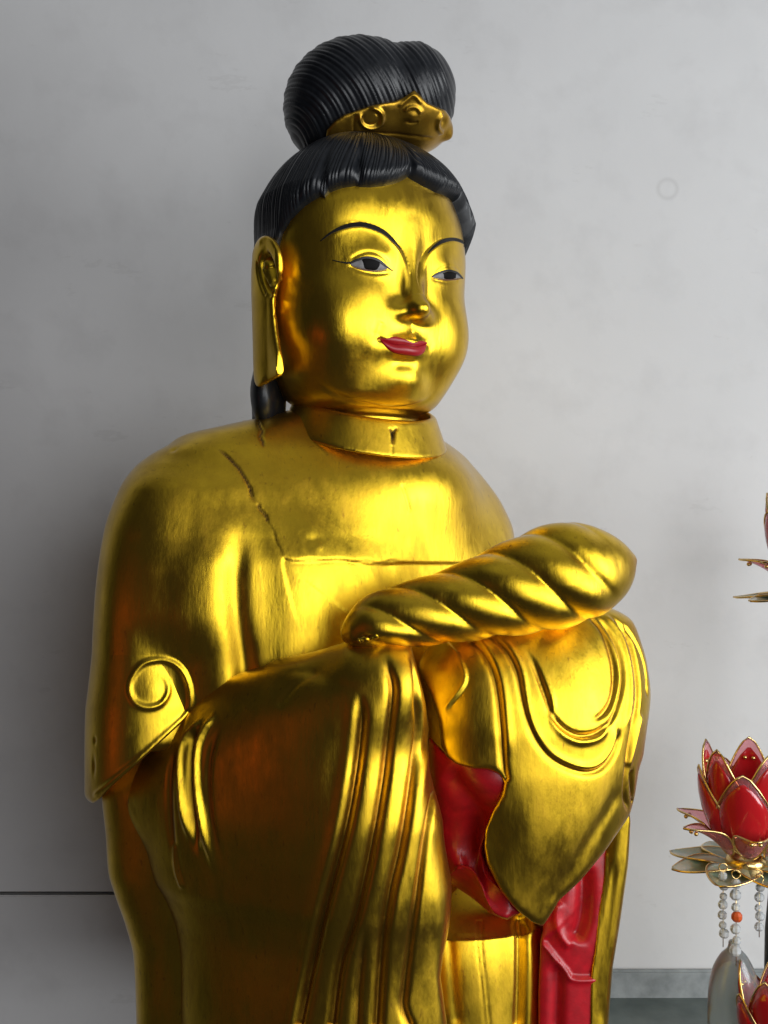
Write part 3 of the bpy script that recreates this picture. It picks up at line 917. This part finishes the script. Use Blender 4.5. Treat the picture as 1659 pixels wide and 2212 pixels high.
g4 = [(944, 1686), (934, 1735), (914, 1851), (893, 1993), (874, 2134), (872, 2182), (890, 2225)]
g5 = [(790, 1985), (783, 2050), (774, 2134), (770, 2225)]
fw = dict(taper=(.10, .0))
sleeve_marks = [
    ('g', g1, 8, 13, fw), ('g', g2, 8, 12, fw), ('g', g3, 8, 12, fw), ('g', g4, 7, 10, fw), ('g', g5, 6, 7, dict(taper=(.4, 0))),
    ('r', [(x-20, y) for x, y in g1], 13, 4, fw), ('r', [(x+26, y) for x, y in g1], 18, 4, fw), ('r', [(x+26, y) for x, y in g2], 18, 4, fw), ('r', [(x+22, y) for x, y in g3[2:]], 14, 4, fw),
    ('g', [(422, 1560), (411, 1626), (409, 1747), (424, 1860)], 9, 12, dict(taper=(.15, .3))),
    ('r', [(438, 1552), (398, 1600), (388, 1667), (394, 1767), (410, 1830)], 6, 10, dict(taper=(.1, .3))),
    ('r', [(470, 1540), (432, 1600), (424, 1687), (437, 1800), (458, 1895)], 7, 11, dict(taper=(.1, .3))),
    ('g', [(380, 1600), (366, 1680), (368, 1800), (385, 1900)], 8, 5, dict(taper=(.2, .4))),
    ('r', [(372, 1820), (378, 1880), (392, 1925)], 6, 4, {}),
    ('g', [(480, 1560), (452, 1640), (450, 1760), (476, 1880)], 8, 4, dict(taper=(.2, .4))),
    ('b', (640, 1630), (110, 90, 70), 8), ('b', (560, 1960), (140, 90, 150), -14),
    ('g', [(690, 1450), (640, 1480), (600, 1530)], 8, 2, {}),
]
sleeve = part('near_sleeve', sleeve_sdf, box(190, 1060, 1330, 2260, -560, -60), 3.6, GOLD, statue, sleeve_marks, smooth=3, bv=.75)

# back of the robe: a pale edge beyond the near sleeve
robe_st = stack([(1610, 425, -125, 180, 110), (1700, 420, -125, 195, 120), (1808, 430, -125, 196, 120), (1868, 432, -125, 194, 120), (1917, 440, -125, 188, 120), (1985, 458, -125, 182, 120), (2050, 470, -125, 178, 120), (2110, 474, -125, 178, 120), (2260, 478, -125, 178, 120)], 0, 2.4, 20)
part('robe_back', robe_st, box(200, 700, 1590, 2260, -270, 90), 4, GOLD, statue)

# ---------------------------------------------------------------- far sleeve (statue's left arm) draped over the hands
far_st = stack([(1300, 1235, -215, 55, 50), (1318, 1215, -222, 120, 72), (1345, 1180, -228, 195, 96), (1385, 1160, -234, 232, 120), (1440, 1152, -240, 254, 140), (1500, 1152, -246, 259, 154),
    (1560, 1150, -250, 252, 162), (1630, 1145, -250, 247, 162), (1700, 1140, -250, 238, 158), (1800, 1130, -250, 225, 150), (1900, 1120, -250, 220, 142), (2060, 1110, -250, 215, 130)], 14, 2.2, 30)
far_poly = [(860, 1290), (1060, 1270), (1420, 1270), (1440, 1400), (1413, 1500), (1409, 1549), (1399, 1605), (1396, 1632), (1386, 1650), (1380, 1668), (1374, 1720), (1364, 1757), (1309, 1833), (1248, 1902), (1206, 1942), (1188, 1974), (1172, 2000), (1150, 1990), (1111, 1958), (1085, 1928), (1067, 1900), (1047, 1864), (1040, 1830), (1043, 1790), (1060, 1752), (1083, 1718), (1090, 1690), (1080, 1672), (1055, 1662), (1020, 1660), (985, 1650), (962, 1632), (952, 1600), (948, 1560), (930, 1500), (900, 1440), (870, 1380)]
def far_shell(P):
    d = far_st(P)
    return smax(d, -(d + 70), 10)
far_sdf = cut(far_shell, far_poly, 9, -380)
d2 = [(1042, 1357), (1088, 1397), (1116, 1447), (1129, 1512), (1139, 1553), (1157, 1595), (1185, 1632), (1221, 1655), (1265, 1667), (1300, 1657), (1327, 1622), (1341, 1570)]
d3 = [(1125, 1392), (1150, 1430), (1166, 1470), (1180, 1510), (1194, 1549), (1220, 1577), (1254, 1590), (1293, 1581), (1322, 1549), (1339, 1503), (1345, 1456), (1336, 1405), (1312, 1360), (1280, 1325)]
d4 = [(1262, 1322), (1298, 1362), (1320, 1418), (1326, 1470), (1318, 1515), (1298, 1545), (1270, 1558)]
far_marks = [
    ('s', [(952, 1374), (986, 1406), (1005, 1443), (1006, 1475), (980, 1512), (957, 1539)], 6, -4, dict(decay=30, dip=.5, taper=(.1, .1))),
    ('g', [(996, 1360), (1042, 1406), (1069, 1466), (1081, 1558), (1086, 1640), (1092, 1690)], 6, 7, dict(taper=(.1, .02))),
    ('r', [(1012, 1358), (1056, 1404), (1084, 1466), (1095, 1558), (1100, 1640)], 8, 4, {}),
    ('g', d2, 6, 7, dict(taper=(.1, .06))), ('r', [(x+9*math.cos(i*.33), y-11*math.sin(i*.26)) for i, (x, y) in enumerate(d2)], 7, 4.5, dict(taper=(.15, .06))),
    ('g', d3, 5.5, 7, dict(taper=(.15, .1))), ('r', [(x+(10 if i < 4 else 0 if i < 8 else -10), y+(0 if i < 4 else 11 if i < 9 else 4)) for i, (x, y) in enumerate(d3)], 6, 4, dict(taper=(.3, .2))),
    ('g', d4, 5, 5, {}),
    ('g', [(1318, 1327), (1355, 1374), (1374, 1443), (1378, 1512), (1366, 1581), (1355, 1650), (1350, 1719), (1360, 1750)], 5.5, 7, dict(taper=(.1, .1))),
    ('r', [(1303, 1323), (1340, 1370), (1360, 1440), (1363, 1512), (1352, 1575)], 5.5, 4, {}),
    ('g', [(1343, 1344), (1378, 1395), (1395, 1450), (1398, 1510)], 5, 5, {}),
    ('r', [(1355, 1660), (1372, 1600), (1386, 1540)], 7, 5, {}),
    ('g', [(1364, 1660), (1366, 1700), (1368, 1735)], 6, 9, {}),
    ('g', [(1190, 1960), (1240, 1860), (1300, 1770), (1345, 1700)], 16, 3, {}),
    ('b', (1235, 1460), (50, 60, 70), 8),
    ('b', (1060, 1820), (30, 60, 60), -8), ('b', (1200, 1800), (70, 60, 90), 10),
]
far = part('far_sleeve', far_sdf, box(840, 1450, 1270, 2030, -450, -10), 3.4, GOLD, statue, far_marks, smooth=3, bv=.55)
# solid hands under the cloth so nothing shows through the shell
part('wrapped_hands', lambda P: smax(far_st(P)+45, -P[:, 2] + W(0, 1620, -250)[2], 20), box(880, 1420, 1290, 1640, -420, -40), 7, GOLD, statue)

# red lining of the far sleeve
red1_poly = [(900, 1560), (960, 1625), (1010, 1640), (1060, 1645), (1100, 1665), (1104, 1720), (1080, 1800), (1075, 1880), (1110, 1950), (1125, 1972), (1095, 1988), (1062, 1975), (1020, 1940), (960, 1900), (900, 1750)]
red_base = lambda P: far_st(P) + 20
red1 = part('sleeve_lining', cut(red_base, red1_poly, 12, -380), box(890, 1140, 1550, 2000, -420, -60), 3.6, RED, statue, [
    ('b', (1045, 1690), (40, 40, 26), 14), ('g', [(960, 1660), (1000, 1730), (1040, 1800), (1060, 1880)], 30, 16, {}), ('b', (1000, 1850), (45, 60, 65), -75),
    ('r', [(985, 1905), (1030, 1945), (1070, 1975), (1110, 1975)], 9, 8, {})], smooth=3)

# ---------------------------------------------------------------- lower robe pieces
skirt_st = stack([(1860, 1030, 20, 130, 60), (1930, 1030, -40, 140, 95), (1970, 1035, -66, 148, 106), (1984, 1035, -78, 154, 113), (2100, 1040, -85, 160, 118), (2260, 1045, -85, 166, 120)], 20, 2.3, 8)
skirt = part('under_robe', cut(skirt_st, [(880, 1850), (1180, 1850), (1176, 1990), (1170, 2100), (1166, 2260), (880, 2260)], 6, -150), box(870, 1230, 1860, 2250, -230, 90), 3.6, GOLD, statue, [
    ('g', [(1031, 1985), (1032, 2050), (1040, 2120), (1050, 2225)], 2.5, 2.5, dict(taper=(.02, 0))), ('g', [(1040, 1985), (1041, 2050), (1049, 2120), (1059, 2225)], 2.5, 2.5, dict(taper=(.02, 0))),
    ('g', [(1128, 1970), (1130, 2080), (1126, 2225)], 12, 22, dict(taper=(.02, 0))), ('g', [(970, 2010), (978, 2120), (990, 2225)], 10, 4, {}),
    ('b', (1080, 2060), (14, 30, 80), -3)], smooth=2)
red2_st = stack([(1780, 1290, -90, 90, 90), (1900, 1260, -95, 120, 100), (2000, 1240, -95, 130, 105), (2260, 1225, -95, 130, 105)], 5, 2.6, 8)
red2_poly = [(1330, 1790), (1318, 1830), (1312, 1890), (1300, 1970), (1292, 2050), (1284, 2105), (1281, 2260), (1163, 2260), (1163, 2140), (1168, 2030), (1178, 1975), (1196, 1900), (1280, 1800)]
red2 = part('robe_lining', cut(red2_st, red2_poly, 4, -150), box(1140, 1350, 1770, 2250, -220, 20), 3.4, RED, statue, [
    ('g', [(1256, 1870), (1262, 1920), (1258, 1990), (1240, 2040)], 16, 22, {}),
    ('r', [(1208, 1945), (1203, 1985), (1212, 2020), (1235, 2050)], 9, 9, {}),
    ('s', [(1172, 2030), (1200, 2065), (1225, 2095), (1240, 2112), (1290, 2112)], 8, -6, dict(decay=60, dip=1.2, taper=(.05, .02))),
    ('g', [(1200, 2075), (1204, 2130), (1202, 2225)], 12, 14, dict(taper=(.2, 0)))], smooth=3)
strip_poly = [(1300, 1790), (1345, 1735), (1358, 1740), (1362, 1775), (1357, 1870), (1341, 1985), (1324, 2090), (1312, 2260), (1274, 2260), (1277, 2105), (1286, 2050), (1294, 1970), (1306, 1890)]
strip_st = stack([(1680, 1345, -110, 50, 90), (1771, 1325, -110, 41, 90), (1870, 1312, -110, 42, 90), (1985, 1290, -110, 46, 90), (2090, 1275, -110, 44, 90), (2260, 1262, -110, 44, 90)], 0, 2.4, 8)
strip = part('robe_edge', cut(strip_st, strip_poly, 6, -180), box(1250, 1420, 1690, 2250, -230, 10), 3.2, GOLD, statue, [
    ('r', [(1311, 1840), (1308, 1890), (1296, 1970), (1288, 2050), (1280, 2105), (1277, 2225)], 3.5, 3.5, dict(taper=(.02, 0))),
    ('g', [(1330, 1850), (1318, 1960), (1304, 2080), (1296, 2225)], 8, 3, {})], smooth=2)

# ---------------------------------------------------------------- twisted cloth roll across the hands
A0 = W(738, 1372, -400); A1 = W(1372, 1207, -330)
ax = A1 - A0; LEN = np.linalg.norm(ax); ax /= LEN
up = np.array([0, 0, 1.]); s2 = np.cross(ax, up); s2 /= np.linalg.norm(s2); s1 = np.cross(s2, ax)
tt = np.array([0, .03, .08, .15, .25, .38, .5, .62, .72, .80, .87, .93, .97, 1.0])
hu_ = np.array([8, 30, 50, 60, 63, 68, 80, 92, 100, 98, 83, 60, 36, 8.])    # above the axis
RS = 1.0 if s2[1] < 0 else -1.0
hd_ = np.array([12, 26, 34, 44, 55, 66, 74, 84, 88, 86, 78, 62, 40, 8.])    # below
hdp = np.array([10, 40, 58, 66, 70, 76, 84, 92, 96, 92, 78, 56, 34, 10.])
def roll_sdf(P):
    q = P - A0; t = (q @ ax)/LEN
    tc = np.clip(t, 0, 1)
    a = q @ s1; b_ = q @ s2
    hu = pchip(tc, tt, hu_); hd = pchip(tc, tt, hd_); hp = pchip(tc, tt, hdp)
    h = np.where(a > 0, hu, hd)
    qq = np.sqrt((a/h)**2 + (b_/hp)**2)
    an = np.degrees(np.arctan2(a/h, b_/hp * RS))
    ph_ = (t*LEN - 20 - 175*(90-an)/180)/87.5
    w_ = np.clip((tc-.02)/.08, 0, 1)*np.clip((.90-tc)/.12, 0, 1)
    d = (qq-1)*np.minimum(h, hp)*.8 - ((np.sin(math.pi*ph_)**2+.012)**.32*12 - 7)*w_*(.35+.65*np.clip(1.15-np.abs(an)/90, 0, 1))*np.clip(h/70, .5, 1.1)
    end = np.maximum(np.maximum(-t, t-1)*LEN, 0)
    return np.where(end > 0, np.sqrt(np.maximum(d, 0)**2 + end**2), d)
rc = dict(taper=(.08, .08))
roll_marks = []
for L in [] and ([(785, 1285), (816, 1272), (885, 1286), (950, 1321), (976, 1343)], [(862, 1232), (885, 1232), (954, 1249), (1000, 1277), (1055, 1325)],
          [(935, 1192), (952, 1194), (1023, 1208), (1092, 1249), (1150, 1296)], [(1005, 1168), (1023, 1173), (1092, 1189), (1162, 1226), (1220, 1270), (1245, 1300)],
          [(1075, 1144), (1097, 1155), (1162, 1166), (1221, 1194), (1272, 1235), (1312, 1268)]):
    roll_marks += [('g', L, 7, 5.5, rc), ('c', L, 16, 11, rc)]
rollo = part('twisted_cloth', roll_sdf, box(715, 1400, 1080, 1420, -520, -200), 3.0, GOLD, statue, roll_marks, smooth=2)
# ragged glue seam under the roll
pts = []
for x, y in [(775, 1385), (800, 1378), (840, 1368), (880, 1360), (930, 1352), (980, 1345), (1030, 1338), (1080, 1330), (1130, 1324), (1180, 1318), (1225, 1312), (1255, 1304)]:
    pts.append(W(x, y, -455 + (x-775)*.16))
pp = smooth_poly(pts, False, 8); pp[:, 2] += rng.uniform(-2.5, 2.5, len(pp)); pp[:, 1] += rng.uniform(-4, 4, len(pp))
V_, F_ = tube(pp, rng.uniform(2.5, 7, len(pp)), 8)
to_obj_ngon('glue_seam', V_, F_, GOLD, statue)

SC.cycles.samples = 128

# ================================================================== LOTUS LAMP at the right edge
m_glass, nt, b = new_mat('pale_glass')
b.inputs['Base Color'].default_value = (.88, .42, .46, 1); b.inputs['Roughness'].default_value = .08
b.inputs['Transmission Weight'].default_value = .85; b.inputs['IOR'].default_value = 1.3
m_red, nt, b = new_mat('red_glass')
b.inputs['Base Color'].default_value = (.62, .015, .02, 1); b.inputs['Roughness'].default_value = .18
b.inputs['Transmission Weight'].default_value = .35; b.inputs['Coat Weight'].default_value = .4
m_wire = simple('brass_wire', (.78, .55, .22), .25, 1.0, bs=.1, bscale=300)
m_leaf = simple('jade_green_glass', (.22, .33, .26), .25, var=(.42, .36, .24), bscale=60, coat=.4)
m_bead, nt, b = new_mat('crystal_bead')
b.inputs['Base Color'].default_value = (.85, .88, .90, 1); b.inputs['Roughness'].default_value = .08; b.inputs['Transmission Weight'].default_value = .6
m_orange = simple('amber_bead', (.55, .09, .02), .25)
m_frost, nt, b = new_mat('frosted_glass')
b.inputs['Base Color'].default_value = (.78, .86, .86, 1); b.inputs['Roughness'].default_value = .2; b.inputs['Transmission Weight'].default_value = .85
m_black = simple('black_paint', (.012, .012, .012), .5)

lamp = empty('lotus_lamp', 'tiered lotus lamp with red glass petals edged in brass wire, at the right edge', 'lamp')
def petal_geo(L, Wd, curl, cup):
    """petal standing on the origin, growing along +z, facing +x outward"""
    nu, nv = 9, 16
    def pt(u, v, k=1.0):
        w = Wd * math.sin(math.pi*min(1, v**.85))**.62 * (1-.25*v) * .5 * k
        x = curl*L*(math.sin(v*math.pi*.9)*.22 + .12*v) - cup*(u*w)**2/max(Wd, 1)*1.2
        return (x, u*w, L*v)
    V = [pt(u, v) for v in np.linspace(.01, .995, nv) for u in np.linspace(-1, 1, nu)]
    F = [(r*nu+c, r*nu+c+1, (r+1)*nu+c+1, (r+1)*nu+c) for r in range(nv-1) for c in range(nu-1)]
    V = np.array(V); n = len(V); Bk = V - np.array([2.2, 0, 0])
    bd = list(range(nu)) + [r*nu+nu-1 for r in range(1, nv)] + [(nv-1)*nu+c for c in range(nu-2, -1, -1)] + [r*nu for r in range(nv-2, 0, -1)]
    F = F + [tuple(i+n for i in q[::-1]) for q in F] + [(bd[i]+n, bd[(i+1) % len(bd)]+n, bd[(i+1) % len(bd)], bd[i]) for i in range(len(bd))]
    pane = (np.concatenate([V, Bk]), F)
    vv = np.linspace(.01, 1.0, 22)
    rimp = [pt(-1, v) for v in vv] + [pt(1, v) for v in vv[::-1][1:]]
    rim = tube(np.array(rimp), 2.6, 6)
    V = []; 
    for v in np.linspace(.05, .90, 12):
        for u in np.linspace(-1, 1, 7):
            k = .92*max(0, 1-abs((v-.475)/.43)**2.8)**.5
            p = pt(u, v, max(k, .03)); V.append((p[0]+1.5, p[1], p[2]))
    V = np.array(V); n = len(V)
    F = [(r*7+c, r*7+c+1, (r+1)*7+c+1, (r+1)*7+c) for r in range(11) for c in range(6)]
    bd = list(range(7)) + [r*7+6 for r in range(1, 12)] + [77+c for c in range(5, -1, -1)] + [r*7 for r in range(10, 0, -1)]
    Bk = V - np.array([5.5, 0, 0])
    F = F + [tuple(i+n for i in q[::-1]) for q in F] + [(bd[i]+n, bd[(i+1) % len(bd)]+n, bd[(i+1) % len(bd)], bd[i]) for i in range(len(bd))]
    return pane, rim, (np.concatenate([V, Bk]), F)
def xf(V, az, tilt, r0, c):
    t, a = math.radians(tilt), math.radians(az)
    x = V[:, 0]*math.cos(t) + V[:, 2]*math.sin(t) + r0
    z = -V[:, 0]*math.sin(t) + V[:, 2]*math.cos(t)
    y = V[:, 1]
    return np.stack([x*math.cos(a) - y*math.sin(a), x*math.sin(a) + y*math.cos(a), z], 1) + c
def petal(c, az, tilt, r0, L, Wd, curl, cup, inset=True):
    pane, rim, red = petal_geo(L, Wd, curl, cup)
    p = to_obj_ngon('petal', xf(pane[0], az, tilt, r0, c), pane[1], m_glass, lamp)
    to_obj_ngon('wire_rim', xf(rim[0], az, tilt, r0, c), rim[1], m_wire, p)
    if inset: to_obj_ngon('red_inset', xf(red[0], az, tilt, r0, c), red[1], m_red, p)
    # little glass drops near the tip
    top = xf(np.array([[curl*L*.2, s, L*.80] for s in (-9, 9)]), az, tilt, r0, c)
    for q in top:
        v_, f_ = ball(q, 5.0); to_obj_ngon('glass_drop', v_, f_, m_wire, p)
def ball(c, r, n=8, m=6, sz=1.0):
    V = []; F = []
    for i in range(m+1):
        th = math.pi*i/m
        for k in range(n):
            a = 2*math.pi*k/n
            V.append((c[0]+r*math.sin(th)*math.cos(a), c[1]+r*math.sin(th)*math.sin(a), c[2]+r*sz*math.cos(th)))
    for i in range(m):
        for k in range(n): F.append((i*n+k, (i+1)*n+k, (i+1)*n+(k+1) % n, i*n+(k+1) % n))
    return np.array(V), F
def bloom(px, py, dep, s, rot=0, n1=5, leaf=True):
    c = W(px, py, dep)
    for k in range(n1):
        petal(c, rot + k*360/n1, 10, 54*s, 188*s, 132*s, .48, 1.0)
    for k in range(n1):
        petal(c, rot + 180/n1 + k*360/n1, 7, 46*s, 232*s, 124*s, .46, 1.0)
    for k in range(6):
        petal(c - [0, 0, 12*s], rot + 12 + k*60, 64, 44*s, 138*s, 84*s, -.45, 1.0, inset=False)
    if leaf:
        for k in range(8):
            pane, rim, _ = petal_geo(150*s, 128*s, .16, .5)
            v = xf(pane[0], rot + 32 + k*45, 88, 24*s, c - [0, 0, 38*s])
            v2 = xf(pane[0] - [7, 0, 0], rot + 32 + k*45, 88, 24*s, c - [0, 0, 38*s])
            lf = to_obj_ngon('leaf', v, pane[1], m_leaf, lamp)
            to_obj_ngon('wire_rim', xf(rim[0], rot + 32 + k*45, 88, 24*s, c - [0, 0, 38*s]), rim[1], m_wire, lf)
    # hub
    v_, f_ = ball(c - [0, 0, 30*s], 46*s, 16, 8, .5)
    to_obj_ngon('hub', v_, f_, m_wire, lamp)
bloom(1612, 1832, 60, 1.0, rot=-112)
bloom(1700, 2330, -40, 1.02, rot=-100, leaf=False)
bloom(1742, 1262, 160, .92, rot=-100)
# central black pole
v_, f_ = tube(np.array([W(1712, 1200, 160), W(1710, 1500, 150), W(1704, 1860, 130), W(1690, 2010, 110), W(1684, 2400, 60)]), 38, 14)
to_obj_ngon('pole', v_, f_, m_black, lamp)
def bead_string(px, py, dep, n, r):
    top = W(px, py-18, dep)
    ln = [top + [0, 0, 22], top]
    rg = [top + [9*math.cos(a), 0, 8+9*math.sin(a)] for a in np.linspace(0, 2*math.pi, 14)]
    s_ = to_obj_ngon('bead_string', *join_vf([tube(np.array(rg), 1.3, 6), tube(np.array([top, top - [0, 0, n*r*2.3]]), 1.0, 6)]), m_wire, lamp)
    z = top[2] - r
    for k in range(n):
        rr = r*(1 + .15*math.sin(k*2.3))
        v_, f_ = ball(np.array([top[0] + rng.uniform(-2, 2), top[1], z]), rr, 8, 5, .95)
        o = to_obj_ngon('bead', v_, f_, m_orange if (k == 3 and px == 1590) else m_bead, s_, smooth=False)
        z -= rr*2.05
bead_string(1562, 1900, -40, 7, 10)
bead_string(1590, 1915, -60, 7, 11.5)
bead_string(1640, 1925, -50, 5, 10)
# frosted glass vase behind the beads
prof = [(0, 0), (46, 0), (52, 30), (56, 90), (54, 150), (46, 195), (30, 228), (14, 246), (10, 262), (0, 262)]
pr = smooth_poly(prof, False, 4)
V_ = []; F_ = []; c = W(1585, 2290, 40); nn = 28
for r_2, z in pr:
    for k in range(nn):
        a = 2*math.pi*k/nn; V_.append(c + [max(r_2, .1)*math.cos(a), max(r_2, .1)*math.sin(a), z])
for i in range(len(pr)-1):
    for k in range(nn): F_.append((i*nn+k, i*nn+(k+1) % nn, (i+1)*nn+(k+1) % nn, (i+1)*nn+k))
vase = to_obj_ngon('glass_vase', np.array(V_), F_, m_frost, None)
vase['label'] = 'pale frosted glass vase standing beneath the hanging crystal beads'; vase['category'] = 'vase'
